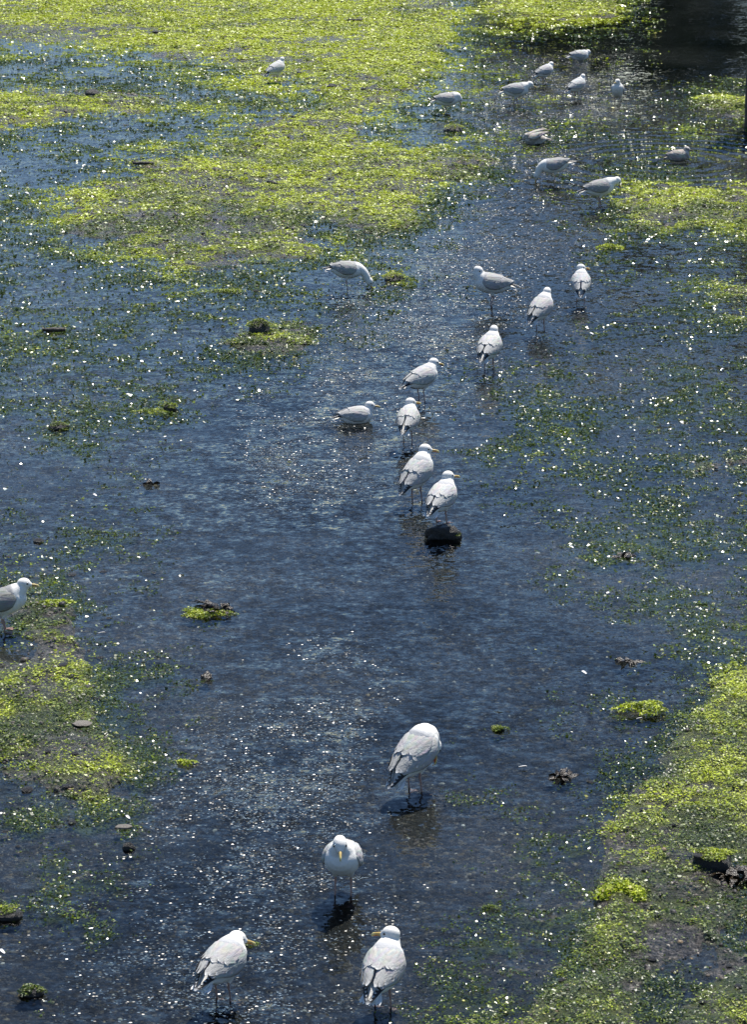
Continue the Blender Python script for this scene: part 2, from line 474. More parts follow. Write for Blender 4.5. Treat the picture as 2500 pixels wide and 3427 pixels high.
by = (rng.uniform(0, 1, NB) * (60 ** .62 - 12.8 ** .62) + 12.8 ** .62) ** (1 / .62); bx_ = rng.uniform(-1, 1, NB) * (by * .14 + .35)
d, n, m, yl = fields(bx_, by)
cov = sstep(-.12, .05, d * 1.04 + .03 - n) * (1 - m * .88)
cov *= np.interp(d, [0, .12, .4, .8], [.0, .42, .72, 1.0])
hole = sstep(.24, .36, UNI2(fbm(bx_ * .7, by, [(.30, .8), (.11, 1), (.045, .9)], 205)))
cov = cov * .70 * (.12 + .88 * hole) + np.clip(d - .06, 0, 1) * .13 * (1 - m)
keep = rng.uniform(0, 1, NB) < cov
bx_, by, d, n, m, yl = [q[keep] for q in (bx_, by, d, n, m, yl)]
zb, mt = height(bx_, by, d, n, m)
sz = .00118 * by ** .84 * rng.uniform(.6, 1.5, len(by))
dens = sstep(.3, .85, d)
zz = np.maximum(zb, .0 + rng.uniform(-.002, .004, len(by))) + rng.uniform(0, 1, len(by)) * (.003 + .016 * dens)
yn = np.clip(yl * .85 + (UNI2(fbm(bx_, by, OCT2, 77)) - .55) * 1.0 + (dens - .70) * .85, 0, 1)
eps = .012
_lump = lambda x, y: fbm(x, y, [(.26, .8), (.12, 1)], 401)
l0 = _lump(bx_, by); gs = .050 * mt * sstep(.42, .80, d) / eps
slope = (np.clip((_lump(bx_ + eps, by) - l0) * gs, -.8, .8), np.clip((_lump(bx_, by + eps) - l0) * gs, -.8, .8))
me = blades(np.stack([bx_, by, zz], -1), sz, .46, weed_cols(len(by), yn), 'weed', (.45, .95), simple=True, slope=slope, gloss=np.clip(1.15 - dens * 1.1 + rng.normal(0, .15, len(by)), 0, 1))
weed = tag(link('green_weed', me, WEED), 'bright green seaweed matted over mud and floating in the shallows', kind='stuff')

# ------------------------------------------------------------------ gulls
def tube_mesh(pts, rad, seg=12, flat=None):
    """closed tube through pts with (a, b) radii; returns V, F"""
    pts = [Vector(p) for p in pts]; V = []; F = []
    prev = None
    for i, p in enumerate(pts):
        t = (pts[min(i + 1, len(pts) - 1)] - pts[max(i - 1, 0)]).normalized()
        ref = Vector((0, 1, 0)) if prev is None else prev
        s = (ref - t * ref.dot(t))
        s = s.normalized() if s.length > 1e-4 else Vector((1, 0, 0))
        prev = s; u = t.cross(s)
        r = rad[i]; a, b = r if isinstance(r, tuple) else (r, r)
        for k in range(seg):
            q = 2 * math.pi * k / seg
            V.append(p + s * (a * math.cos(q)) + u * (b * math.sin(q)))
    n = len(pts)
    for i in range(n - 1):
        for k in range(seg):
            k2 = (k + 1) % seg
            F.append((i * seg + k, i * seg + k2, (i + 1) * seg + k2, (i + 1) * seg + k))
    F.append(tuple(range(seg))[::-1]); F.append(tuple((n - 1) * seg + k for k in range(seg)))
    return V, F
def ellipsoid(c, r, R=None, nu=16, nv=10):
    V = []; F = []
    for j in range(1, nv):
        th = math.pi * j / nv
        for i in range(nu):
            ph = 2 * math.pi * i / nu
            v = Vector((r[0] * math.sin(th) * math.cos(ph), r[1] * math.sin(th) * math.sin(ph), r[2] * math.cos(th)))
            if R is not None: v = R @ v
            V.append(v + Vector(c))
    top = Vector((0, 0, r[2])); bot = Vector((0, 0, -r[2]))
    if R is not None: top, bot = R @ top, R @ bot
    V += [top + Vector(c), bot + Vector(c)]
    nt = len(V) - 2
    for j in range(nv - 2):
        for i in range(nu):
            i2 = (i + 1) % nu
            F.append((j * nu + i, (j + 1) * nu + i, (j + 1) * nu + i2, j * nu + i2))
    for i in range(nu):
        i2 = (i + 1) % nu
        F.append((nt, i, i2)); F.append((nt + 1, (nv - 2) * nu + i2, (nv - 2) * nu + i))
    return V, F
def join(parts):
    V = []; F = []
    for v, f in parts:
        o = len(V); V += list(v); F += [tuple(i + o for i in q) for q in f]
    return V, F

TR_X = [.160, .148, .12, .06, 0, -.06, -.12, -.16, -.20, -.245]
TR_A = [.020, .055, .080, .097, .099, .091, .069, .048, .038, .042]
TR_T = [.014, .042, .066, .082, .085, .077, .058, .038, .022, .009]
TR_B = [-.022, -.058, -.082, -.102, -.105, -.092, -.062, -.026, -.004, .002]
WG_X = [.115, .10, .06, 0, -.06, -.115, -.16, -.205, -.25, -.29]
WG_A = [.072, .085, .101, .104, .097, .081, .062, .042, .022, .008]
WG_T = [.062, .072, .086, .091, .088, .080, .071, .060, .046, .034]
WG_B = [-.070, -.082, -.102, -.105, -.092, -.055, -.010, .018, .026, .028]
def ip(x, X, Yv): return float(np.interp(-x, [-q for q in X], Yv))
def wing_pt(x, phi, sd, off):
    a, t, b = ip(x, WG_X, WG_A), ip(x, WG_X, WG_T), ip(x, WG_X, WG_B)
    zc, hb = (t + b) / 2, (t - b) / 2
    return Vector((x, sd * (a + off) * math.sin(phi), zc + (hb + off) * math.cos(phi)))
def shell(xs, lo, hi, off, nphi=9, sd=1, wob=.0, r=random):
    """raised plumage panel with a skirt down to the body, so its edges have depth"""
    V = []; F = []; nx = len(xs)
    ph = lambda i, j: math.radians(lo[i] + (hi[i] - lo[i]) * j / (nphi - 1))
    for i, x in enumerate(xs):
        V.append(wing_pt(x, ph(i, 0), sd, -.006))
        for j in range(nphi):
            V.append(wing_pt(x, ph(i, j), sd, off[i] + r.uniform(-wob, wob)))
        V.append(wing_pt(x, ph(i, nphi - 1), sd, -.006))
    w = nphi + 2
    for i in range(nx - 1):
        for j in range(w - 1):
            q = (i * w + j, i * w + j + 1, (i + 1) * w + j + 1, (i + 1) * w + j)
            F.append(q if sd > 0 else q[::-1])
    o = len(V)                                          # rear and front skirts
    for end in (0, nx - 1):
        x = xs[end]; base = len(V)
        for j in range(nphi): V.append(wing_pt(x + (.004 if end else -.004), ph(end, j), sd, -.006))
        for j in range(nphi - 1):
            q = (end * w + 1 + j, end * w + 2 + j, base + j + 1, base + j)
            F.append(q)
    return V, F
def quill(root, tip, up, width, camber=.15, n=7, colf=None):
    """one feather blade, cambered, rounded at the tip, a millimetre thick"""
    root, tip, up = Vector(root), Vector(tip), Vector(up).normalized()
    ax = tip - root; L = ax.length; ax.normalize(); sd = ax.cross(up).normalized(); up = sd.cross(ax)
    V = []; F = []; C = []
    for i in range(n):
        t = i / (n - 1)
        w = width * (.55 + .45 * math.sin(min(1, t * 1.6) * math.pi / 2)) * (math.sqrt(max(0.0, 1 - ((t - .62) / .38) ** 2)) if t > .62 else 1)
        w = max(w, width * .10)
        for q in (-1, 0, 1):
            V.append(root + ax * (L * t) + sd * (w * .5 * q) + up * (-abs(q) * camber * w))
            C.append(colf(t) if colf else (1, 1, 1))
    for i in range(n - 1):
        for j in range(2): F.append((i * 3 + j, i * 3 + j + 1, i * 3 + j + 4, i * 3 + j + 3))
    m = len(V)
    V2 = [v - up * .0015 for v in V]
    F2 = [tuple(k + m for k in f)[::-1] for f in F]
    return V + V2, F + F2, C + C

MAT_G = {}
def gull_mats():
    MAT_G['white'] = mat_vcol('gull_white_plumage', .75, 120, .0025, .06, .2, (1, 2, 2))
    MAT_G['grey'] = mat_vcol('gull_grey_plumage', .7, 26, .010, .24, .2, (.35, 1.3, 1.3))
    MAT_G['black'] = mat_vcol('gull_wingtip_feather', .5, 90, .002, .2, .35, (.4, 2, 2))
    MAT_G['bill'] = mat_vcol('gull_bill_horn', .35, 0, 0, .1, .5)
    MAT_G['leg'] = mat_vcol('gull_leg_skin', .45, 150, .002, .25, .4)
    t = NT('gull_eye'); MAT_G['eye'] = t.done(t.bsdf(Base_Color=(.015, .012, .008), Roughness=.15).outputs[0])
gull_mats()

def gull(px, py, heading, label, s=1.0, pitch=22, head=(.14, .365), hyaw=0, hpitch=-4, mode='stand', young=False,
         z0=0.0, sink=.03, wing_lift=0, legs=2, step=0.0, hlat=0.0, seed=0, voxel=.0062, grey=.52):  # lower grey on side-on birds puts wing shade into the plumage colour
    r = random.Random(seed * 13 + 5)
    p0 = at(px, py, z0)
    root = empty('gull', p0, math.radians(heading), s)
    tag(root, label, 'gull', 'gulls on the mudflat and stream')
    cz = .224 if mode == 'stand' else .068
    P = math.radians(pitch)
    Rp = Matrix.Rotation(-P, 3, 'Y'); C0 = Vector((0, 0, cz))
    T = lambda v: C0 + Rp @ Vector(v)
    # --- body: trunk, neck, head and thighs grown into one skin
    tr_pts = [T((x, 0, (t + b) / 2)) for x, t, b in zip(TR_X, TR_T, TR_B)]
    tv, tf = tube_mesh(tr_pts, [(a, (t - b) / 2) for a, t, b in zip(TR_A, TR_T, TR_B)], 20)
    Hc = Vector((head[0], hlat, head[1]))
    hy, hp = math.radians(hyaw), math.radians(hpitch)
    Rh = Matrix.Rotation(hy, 3, 'Z') @ Matrix.Rotation(-hp, 3, 'Y')
    n0 = T((.060, 0, .005)); n1 = T((.118, 0, .030)); hb = Hc + Rh @ Vector((-.012, 0, -.012))
    up_mid = (n1 + hb) / 2 + (Vector((.012, 0, 0)) if head[1] > cz + .05 else Vector((.03, 0, .035)))
    npts = [n0]
    for k in range(1, 8):
        t = k / 7; q0 = n0.lerp(n1, t); q1 = n1.lerp(up_mid, t); q2 = up_mid.lerp(hb, t)
        npts.append(q0.lerp(q1, t).lerp(q1.lerp(q2, t), t))
    nl = (hb - n1).length
    nr = [.088, .086, .078, .068, .059, .052, .046, .040] if nl < .17 else [.086, .080, .069, .058, .051, .046, .043, .038]
    nv, nf = tube_mesh(npts, nr, 16)
    hv, hf = ellipsoid(Hc + Rh @ Vector((-.004, 0, 0)), (.051, .0395, .0425), Rh)
    fv, ff = ellipsoid(Hc + Rh @ Vector((.030, 0, -.006)), (.029, .021, .022), Rh)
    parts = [(tv, tf), (nv, nf), (hv, hf), (fv, ff)]
    hips = []
    if mode == 'stand':
        for sd in ((1, -1) if legs == 2 else (1,)):
            hip = T((-.005, sd * .042, -.062)); knee = Vector((-.012 + step * sd * .5, sd * .042, .104))
            hips.append((sd, knee))
            parts.append(tube_mesh([hip, hip.lerp(knee, .5), knee], [.030, .021, .0085], 10))
    V, F = join(parts)
    me = mesh_py('tmp', V, F)
    tmp = bpy.data.objects.new('tmp', me); COL.objects.link(tmp)
    rm = tmp.modifiers.new('r', 'REMESH'); rm.mode = 'VOXEL'; rm.voxel_size = voxel; rm.use_smooth_shade = True
    sm = tmp.modifiers.new('s', 'SMOOTH'); sm.factor = .5; sm.iterations = 6
    dg = bpy.context.evaluated_depsgraph_get()
    bme = bpy.data.meshes.new_from_object(tmp.evaluated_get(dg))
    bpy.data.objects.remove(tmp); bpy.data.meshes.remove(me)
    bme.name = 'gull_body'; bme.materials.clear()
    nvx = len(bme.vertices); co = np.empty(nvx * 3, np.float32); bme.vertices.foreach_get('co', co); co = co.reshape(-1, 3)
    loc = (co - np.array(C0)) @ np.array(Rp)              # back to trunk axes
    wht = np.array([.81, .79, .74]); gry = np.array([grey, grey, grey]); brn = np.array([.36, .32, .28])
    if young:
        k = fbm(co[:, 0] * 1.0 + co[:, 2], co[:, 1] + co[:, 2] * .7, [(.035, 1), (.015, .8)], 7 + seed)[:, None]
        cols = brn * .8 + (np.array([.62, .58, .53]) - brn * .8) * sstep(.35, .75, k)
    else:
        k = sstep(.02, .045, loc[:, 2]) * sstep(-.20, -.14, loc[:, 0]) * (1 - sstep(.085, .115, loc[:, 0])) * (1 - sstep(.10, .14, loc[:, 2]))
        cols = wht + (gry - wht) * k[:, None]
    cattr(bme, 'col', cols)
    link('body', bme, MAT_G['white'], root)
    # --- plumage panels in trunk axes
    def place(V, lift=0, sd=1):
        out = []
        for v in V:
            v = Vector(v)
            if lift:
                hgx = Vector((.10, sd * .05, .05)); q = v - hgx
                q = Matrix.Rotation(sd * math.radians(lift), 3, 'X') @ (Matrix.Rotation(sd * -math.radians(lift * .8), 3, 'Z') @ q); v = hgx + q
            out.append(T(v))
        return out
    gv = r.uniform(.84, 1.08); sx = r.uniform(-.014, .016)
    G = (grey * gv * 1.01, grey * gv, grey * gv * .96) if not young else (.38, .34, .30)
    G2 = (.78, .77, .75) if not young else (.55, .51, .46)
    K = (.022, .020, .020) if not young else (.07, .055, .045)
    def gcol(n, c, amt=.10): return [tuple(q * (1 + r.uniform(-amt, amt)) for q in c) for _ in range(n)]
    xs = [.118, .10, .07, .03, -.01, -.05 + sx, -.075 + sx, -.095 + sx]
    v, f = shell(xs, [-28, -46, -62, -70, -70, -60, -46, -22], [28, 46, 62, 70, 70, 60, 46, 22], [.002, .004, .006, .007, .008, .009, .010, .009], 15, 1, .0024, r)
    c = gcol(len(v), G)
    cc = []
    for a in (-48, -30, -10, 12, 32, 50):                  # scapular feathers, pale rimmed, overhanging the wing
        x0 = -.035 + sx + r.uniform(-.016, .012); ph = math.radians(a + r.uniform(-6, 6))
        q = quill(wing_pt(x0, ph, 1, .009), wing_pt(x0 - .062 + abs(a) * .0004, ph * .92, 1, .0135 + r.uniform(0, .004)), wing_pt(x0, ph, 1, .1) - wing_pt(x0, ph, 1, 0), .040, .10, 6,
                  lambda t: G2 if t > .86 else G)
        o = len(v); v = list(v) + q[0]; f = list(f) + [tuple(k + o for k in ff_) for ff_ in q[1]]; c += q[2]
    me = mesh_py('mantle', place(v), f); cattr(me, 'col', np.array(c)); link('mantle', me, MAT_G['grey'], root)
    for sd in (1, -1):
        xs = [.112, .095, .06, .02, -.03, -.08, -.12, -.155, -.185]
        v, f = shell(xs, [52, 40, 26, 14, 8, 6, 6, 8, 14], [78, 92, 106, 112, 112, 106, 98, 92, 76], [.001, .004, .007, .008, .008, .008, .007, .006, .004], 11, sd, .0016, r)
        c = gcol(len(v), G)
        if young: c = [tuple(a + (b - a) * r.random() for a, b in zip(G, G2)) for _ in c]
        for k, (a, x0, x1, w) in enumerate(((86, .02, -.115, .034), (70, -.02, -.165, .040), (48, -.04, -.190, .044), (26, -.05, -.200, .044), (100, .03, -.08, .03))):
            ph = math.radians(a + r.uniform(-4, 4)); ph2 = math.radians(a * .86)
            q = quill(wing_pt(x0, ph, sd, .010), wing_pt(x1, ph2, sd, .016), wing_pt(x0, ph, sd, .1) - wing_pt(x0, ph, sd, 0), w, .12, 8,
                      lambda t: G2 if t > .88 else tuple(g * (1 - .12 * t) for g in G))
            o = len(v); v = list(v) + q[0]; f = list(f) + [tuple(i + o for i in ff_) for ff_ in q[1]]; c += q[2]
        me = mesh_py('wing', place(v, wing_lift, sd), f); cattr(me, 'col', np.array(c)); wg = link('wing', me, MAT_G['grey'], root)
        v, f, c = [], [], []
        for k in range(5):                                  # folded primaries crossing over the tail
            x1 = -.285 + k * .022; ph = math.radians(58 + 5 * k)
            rt = wing_pt(-.11, ph, sd, .002); tp = Vector((x1, sd * (.006 + .007 * k) - sd * .004, .030 + .005 * k))
            q = quill(rt, tp, (0, sd * .5, 1), .026, .10, 9, lambda t, k=k: ((.8, .8, .78) if not young else K) if t > .93 or (k == 0 and .80 < t < .86) else K)
            o = len(v); v += q[0]; f += [tuple(i + o for i in ff_) for ff_ in q[1]]; c += q[2]
        me = mesh_py('wing_tip', place(v, wing_lift, sd), f); cattr(me, 'col', np.array(c)); link('wing_tip', me, MAT_G['black'], wg)
    # --- white tail fan under the wing tips
    v, f, c = [], [], []
    for k in range(-3, 4):
        q = quill((-.15, k * .008, .008), (-.262 + abs(k) * .004, k * .018, -.006), (0, 0, 1), .026, .05, 7,
                  lambda t: ((.80, .79, .76) if not young else ((.30, .26, .22) if t < .7 else (.06, .05, .04))))
        o = len(v); v += q[0]; f += [tuple(i + o for i in ff_) for ff_ in q[1]]; c += q[2]
    me = mesh_py('tail', place(v), f); cattr(me, 'col', np.array(c)); link('tail', me, MAT_G['white'], root)
    # --- bill, eyes
    bc = Vector((.046, 0, -.008))
    bp = [Vector((-.004, 0, 0)), Vector((.012, 0, .0005)), Vector((.028, 0, .000)), Vector((.042, 0, -.0025)), Vector((.051, 0, -.008)), Vector((.053, 0, -.0135))]
    br = [(.0085, .0105), (.0075, .0092), (.006, .0082), (.0052, .0082), (.0036, .0055), (.0012, .0018)]
    v, f = tube_mesh([bc + q * 1.12 for q in bp], [(a * 1.2, b_ * 1.25) for a, b_ in br], 12)
    cy = (.50, .35, .11) if not young else (.05, .04, .035)
    c = []
    for q in v:
        x, z = q.x - bc.x, q.z - bc.z
        c.append((.62, .09, .03) if (.030 < x < .045 and z < -.005 and not young) else ((.75, .62, .25) if x > .046 and not young else cy))
    me = mesh_py('bill', [Hc + Rh @ q for q in v], f); cattr(me, 'col', np.array(c)); link('bill', me, MAT_G['bill'], root)
    for sd in (1, -1):
        ev, ef = ellipsoid(Hc + Rh @ Vector((.021, sd * .0325, .009)), (.0075, .0050, .0066), Rh, 10, 8)
        link('eye', mesh_py('eye', ev, ef), MAT_G['eye'], root)
    # --- legs and webbed feet
    lc = np.array([.40, .25, .21]) if not young else np.array([.22, .17, .14])
    for sd, kn in hips:
        ft = Vector((.004 + step * sd, sd * .044, -sink))
        ank = kn.lerp(ft, .12) + Vector((-.006, 0, 0))
        v, f = tube_mesh([kn + Vector((0, 0, .012)), kn, ank, kn.lerp(ft, .35), kn.lerp(ft, .65), ft], [.0085, .0066, .0072, .0048, .0046, .0062], 10)
        me = mesh_py('leg', v, f); cattr(me, 'col', np.tile(lc * r.uniform(.85, 1.1), (len(v), 1))); lg = link('leg', me, MAT_G['leg'], root)
        V = []; F = []; toes = [(.052, .030), (.062, 0), (.052, -.030)]
        top = ft + Vector((-.004, 0, .004))
        V += [top, ft + Vector((-.018, 0, .002))]
        for a, b in toes: V.append(ft + Vector((a, b * 1.0, .003)))
        V += [ft + Vector((.048, .015, .0025)), ft + Vector((.048, -.015, .0025))]
        F += [(0, 2, 5), (0, 5, 3), (0, 3, 6), (0, 6, 4), (1, 2, 0), (1, 0, 4)]
        fp = [(V, F)]
        for a, b in toes: fp.append(tube_mesh([ft + Vector((0, 0, .003)), ft + Vector((a * .5, b * .5, .005)), ft + Vector((a, b, .002))], [.0045, .0036, .0022], 6))
        v, f = join(fp); me = mesh_py('foot', v, f); cattr(me, 'col', np.tile(lc * .8, (len(v), 1))); link('foot', me, MAT_G['leg'], lg)
    return root

UP = dict(pitch=25, head=(.122, .362))
gull(1282, 3366, 72, 'upright gull at the bottom edge, back to camera, bill pointing left', .95, hyaw=88, seed=1, voxel=.0052, **UP)
gull(748, 3343, 60, 'hunched grey-backed gull at lower left, bill turned right near a green weed scrap', .93, pitch=18, head=(.150, .300), hyaw=-48, hpitch=-18, seed=2, voxel=.0052)
gull(1148, 2995, 264, 'gull facing the camera with white breast and yellow bill pointing down', 1.0, pitch=24, head=(.135, .352), hyaw=8, hpitch=-24, sink=.05, seed=3, voxel=.0052)
gull(1390, 2642, 52, 'gull bent forward preening, head hidden behind its rounded back', 1.06, pitch=36, head=(.175, .205), hyaw=-10, hpitch=-78, seed=4, voxel=.0055)
gull(1478, 1752, 64, 'upright gull standing on the dark rock in mid stream', .94, hyaw=-38, z0=.105, sink=0, seed=5, **UP)
gull(1396, 1672, 56, 'tall gull just left of the dark rock, yellow bill in profile to the right', 1.0, hyaw=-54, seed=6, pitch=34, head=(.118, .380))
gull(1365, 1480, 78, 'gull seen from behind beside the floating gull, bill turned right', .89, hyaw=-62, pitch=22, head=(.125, .355), step=.02, seed=7)
gull(1195, 1412, 12, 'white gull sitting afloat in mid stream, bill to the right', .82, pitch=8, head=(.138, .172), hyaw=-12, mode='float', seed=8)
gull(1412, 1340, 38, 'gull with raised dark wing tips at left, third up the stream from the rock', .93, hyaw=-18, pitch=20, head=(.145, .345), hpitch=-12, seed=9)
gull(1637, 1240, 70, 'gull standing above a green weed patch, back of its head to camera', 1.0, hyaw=10, pitch=24, head=(.132, .352), seed=10)
gull(1809, 1105, 60, 'grey-backed gull tail to lower left, face turned away, nearest the right-looking gull', .98, hyaw=12, pitch=30, head=(.132, .362), seed=11)
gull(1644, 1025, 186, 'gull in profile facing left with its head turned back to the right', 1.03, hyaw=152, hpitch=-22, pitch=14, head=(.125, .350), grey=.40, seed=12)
gull(1943, 1012, 86, 'gull seen straight from behind, yellow bill in profile to the right', .90, hyaw=-72, pitch=30, head=(.115, .365), seed=13)
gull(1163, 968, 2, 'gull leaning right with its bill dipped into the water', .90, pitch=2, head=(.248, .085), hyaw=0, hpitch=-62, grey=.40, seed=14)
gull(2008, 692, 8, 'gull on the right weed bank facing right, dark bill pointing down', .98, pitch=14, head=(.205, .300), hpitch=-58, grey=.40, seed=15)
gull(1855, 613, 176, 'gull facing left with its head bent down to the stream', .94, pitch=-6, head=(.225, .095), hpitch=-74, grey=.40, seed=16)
gull(2272, 536, 352, 'brown mottled young gull swimming in rippled water at right', .78, pitch=12, head=(.125, .175), hpitch=-10, mode='float', young=True, seed=17, voxel=.007)
gull(1792, 482, 188, 'brown young gull bathing low in the water with ruffled wings', .86, pitch=4, head=(.150, .100), hpitch=-20, mode='float', young=True, wing_lift=38, seed=18, voxel=.007)
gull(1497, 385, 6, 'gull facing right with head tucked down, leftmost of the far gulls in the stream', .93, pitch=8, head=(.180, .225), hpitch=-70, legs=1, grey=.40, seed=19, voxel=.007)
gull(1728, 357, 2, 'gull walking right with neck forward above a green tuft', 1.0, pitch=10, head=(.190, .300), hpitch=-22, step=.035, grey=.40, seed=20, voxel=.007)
gull(1930, 332, 38, 'far gull standing with face turned away, between the walking and the camera-facing gull', .86, hyaw=40, pitch=24, head=(.130, .355), seed=21, voxel=.007)
gull(2066, 349, 262, 'far gull facing the camera with white breast, rightmost of its row', .86, hyaw=-30, pitch=40, head=(.100, .375), seed=22, voxel=.007)
gull(1822, 283, 32, 'far gull with hunched neck standing by the dark water', .84, hyaw=10, pitch=20, head=(.140, .335), seed=23, voxel=.007)
gull(1940, 200, 14, 'farthest gull, crouched in dark water with its head down', .84, pitch=6, head=(.165, .120), hpitch=-60, mode='float', seed=24, voxel=.007)
gull(924, 276, 38, 'lone white gull standing on bright weed at upper left', .88, hyaw=30, pitch=26, head=(.130, .362), z0=.02, sink=.0, seed=25, voxel=.007)
gull(16, 2112, 4, 'gull cut by the left edge, white breast and grey wing, facing right', .95, pitch=22, head=(.150, .352), z0=.015, sink=.0, grey=.30, seed=26)  # low grey: shade on the back is put into the plumage colour

# ------------------------------------------------------------------ stones
ROCK = mat_rock('wet_dark_stone', (.012, .011, .010), (.035, .032, .030), (.085, .078, .070), .4)
PALE = mat_rock('pale_stone', (.14, .12, .10), (.28, .25, .21), (.42, .38, .33), .6)
def stone_mesh(seed, sub=3, flat=.6, rough=.22, boxy=0.0):
    bm = bmesh.new(); bmesh.ops.create_icosphere(bm, subdivisions=sub, radius=1)
    o = seed * 7.7
    for v in bm.verts:
        c = v.co.copy()
        if boxy:
            mx = max(abs(c.x), abs(c.y), abs(c.z)); c = c.lerp(c / mx, boxy)
        x = np.array([c.x + o]); y = np.array([c.y - o + c.z * 1.3])
        k = 1 + rough * 2 * (float(fbm(x, y, [(1.1, 1), (.5, .6), (.22, .35)], seed)[0]) - .5)
        v.co = Vector((c.x * k, c.y * k, c.z * k * flat))
    me = bpy.data.meshes.new('stone'); bm.to_mesh(me); bm.free()
    me.polygons.foreach_set('use_smooth', [True] * len(me.polygons))
    return me
def clump_mesh(rx, ry, h, N, yel, seed, size=.018, tilt=.6, ring=0.0):
    r = np.random.default_rng(seed)
    a = r.uniform(0, 2 * math.pi, N); q = np.sqrt(r.uniform(ring, 1, N))
    lob = 1 + .28 * np.sin(a * 3 + seed) + .18 * np.sin(a * 5 + seed * 2)
    x, y = q * np.cos(a) * rx * lob, q * np.sin(a) * ry * lob
    z = h * (1 - q ** 2) * (.6 + .5 * fbm(x + seed, y, [(.06, 1), (.025, .6)], seed)) + r.uniform(-.004, .006, N)
    P = np.stack([x, y, z], -1)
    yy = np.clip(yel + (fbm(x + seed, y, [(.08, 1), (.03, .6)], seed + 3) - .5) * 1.1, 0, 1)
    return blades(P, size * r.uniform(.6, 1.3, N), tilt, weed_cols(N, yy, r), 'clump', (.25, .7), .8, r)
def rock(name, px, py, size, label, cat='rock', z=0.0, seed=1, flat=.6, rz=0, boxy=0.0, mat=ROCK, moss=None, rough=.22, sub=4):
    root = empty(name, at(px, py, 0) + Vector((0, 0, z)), rz)
    me = stone_mesh(seed, sub, flat, rough, boxy); st = link('stone', me, mat, root); st.scale = (size[0], size[1], size[2])
    if moss:
        for (x, y, zz, rx, ry, h, N, yel) in moss:
            c = link('moss', clump_mesh(rx, ry, h, N, yel, seed + 50, .011, .7), WEED, root); c.location = (x, y, zz)
    return tag(root, label, cat)
rock('rock', 1480, 1795, (.112, .09, .16), 'dark rock in mid stream with the upright gull on top', z=0.0, seed=4, flat=.62, boxy=.3, rough=.5,
     moss=[(.085, -.04, .03, .05, .05, .03, 260, .30)])
rock('mossy_rock', 868, 1118, (.115, .10, .16), 'green moss covered rock standing on the weed left of centre', z=.02, seed=9, flat=.75, boxy=.2,
     moss=[(0, -.01, .070, .125, .10, .065, 1500, .45), (.14, -.04, .0, .12, .08, .03, 700, .55)])
rock('stone_block', 2385, 2912, (.10, .075, .075), 'square dark stone block with flat green top at right', z=.045, seed=12, flat=.8, boxy=.8, rz=-.35,
     moss=[(0.0, .0, .056, .105, .085, .012, 1300, .62)])
rock('mossy_stone', 105, 3322, (.065, .05, .06), 'round mossy stone in the water at bottom left corner', z=-.01, seed=15, flat=.75, boxy=.1,
     moss=[(0, 0, .026, .066, .052, .024, 800, .30)])
rock('mossy_slab', 8, 3062, (.10, .07, .05), 'flat mossy slab cut by the left edge near the bottom', z=0, seed=18, flat=.8, boxy=.5,
     moss=[(0, 0, .035, .085, .06, .008, 500, .45)])
rock('moss_lump', 195, 1432, (.085, .07, .07), 'low brown-green mossy lump among weed at left', z=-.005, seed=21, flat=.7,
     moss=[(0, 0, .035, .075, .06, .02, 500, .22)])
rock('weed_stone', 570, 1372, (.06, .05, .08), 'small stone capped with vivid green weed beside a low weed mat', z=0, seed=24, flat=.7,
     moss=[(0, 0, .03, .07, .055, .035, 600, .55), (-.14, -.05, 0, .15, .09, .012, 900, .60)])
rock('weed_mound', 1517, 440, (.13, .11, .11), 'bright green weed mound just below the left far gull', z=0, seed=27, flat=.7,
     moss=[(0, 0, .05, .13, .12, .05, 700, .75)])
rock('weed_mound', 1318, 936, (.11, .09, .10), 'yellow green weed mound right of the gull dipping its bill', z=-.005, seed=28, flat=.7,
     moss=[(0, 0, .04, .13, .11, .035, 900, .80)])
rock('dark_boulder', 310, 322, (.11, .09, .12), 'small dark boulder on the bright weed at upper left', z=.02, seed=31, flat=.6)
rock('weed_scrap', 1670, 2440, (.04, .03, .03), 'small round green clump floating alone right of the preening gull', z=-.01, seed=33, flat=.7, cat='clump',
     moss=[(0, 0, .014, .05, .04, .016, 420, .42)])
rock('stone', 432, 2838, (.035, .028, .045), 'grey pointed stone standing out of the water at lower left', z=0, seed=36, flat=.9)
rock('pale_stone', 415, 2768, (.05, .035, .016), 'flat tan stone at the water edge at lower left', z=.005, seed=37, mat=PALE)
rock('pale_stone', 275, 2435, (.06, .05, .012), 'pale grey patch of stone in weed on the left bank', z=.03, seed=38, mat=PALE)

def clump(name, px, py, rx, ry, h, N, yel, label, z=.0, size=.016, seed=0, tilt=.7, cat='weed clump'):
    o = link(name, clump_mesh(rx, ry, h, N, yel, seed, size, tilt), WEED); o.location = at(px, py, 0) + Vector((0, 0, z))
    return tag(o, label, cat)
clump('sea_lettuce_clump', 2080, 3000, .14, .11, .055, 1700, .72, 'bright yellow green sea lettuce heap on the right bank near the bottom', .025, .018, 60)
clump('sea_lettuce_clump', 2150, 2380, .16, .10, .035, 1300, .75, 'glowing green lettuce tuft at the top of the lower right bank', .02, .017, 61)
clump('sea_lettuce_clump', 175, 2035, .14, .10, .035, 1100, .70, 'bright lettuce patch beside the gull at the left edge', .02, .017, 62)
clump('weed_tuft', 625, 2555, .05, .04, .02, 260, .72, 'small vivid green tuft at the tip of the left bank', .005, .014, 63)
clump('weed_tuft', 838, 3160, .04, .03, .012, 120, .50, 'tiny green scrap beside the bill of the lower left gull', .002, .013, 64)
clump('weed_tuft', 1640, 3040, .05, .03, .014, 160, .30, 'dark green tuft floating right of the camera-facing gull', .002, .013, 65)
clump('weed_tuft', 2040, 830, .15, .12, .03, 700, .55, 'green tuft in open water right of the sparkling stream', .002, .020, 66)
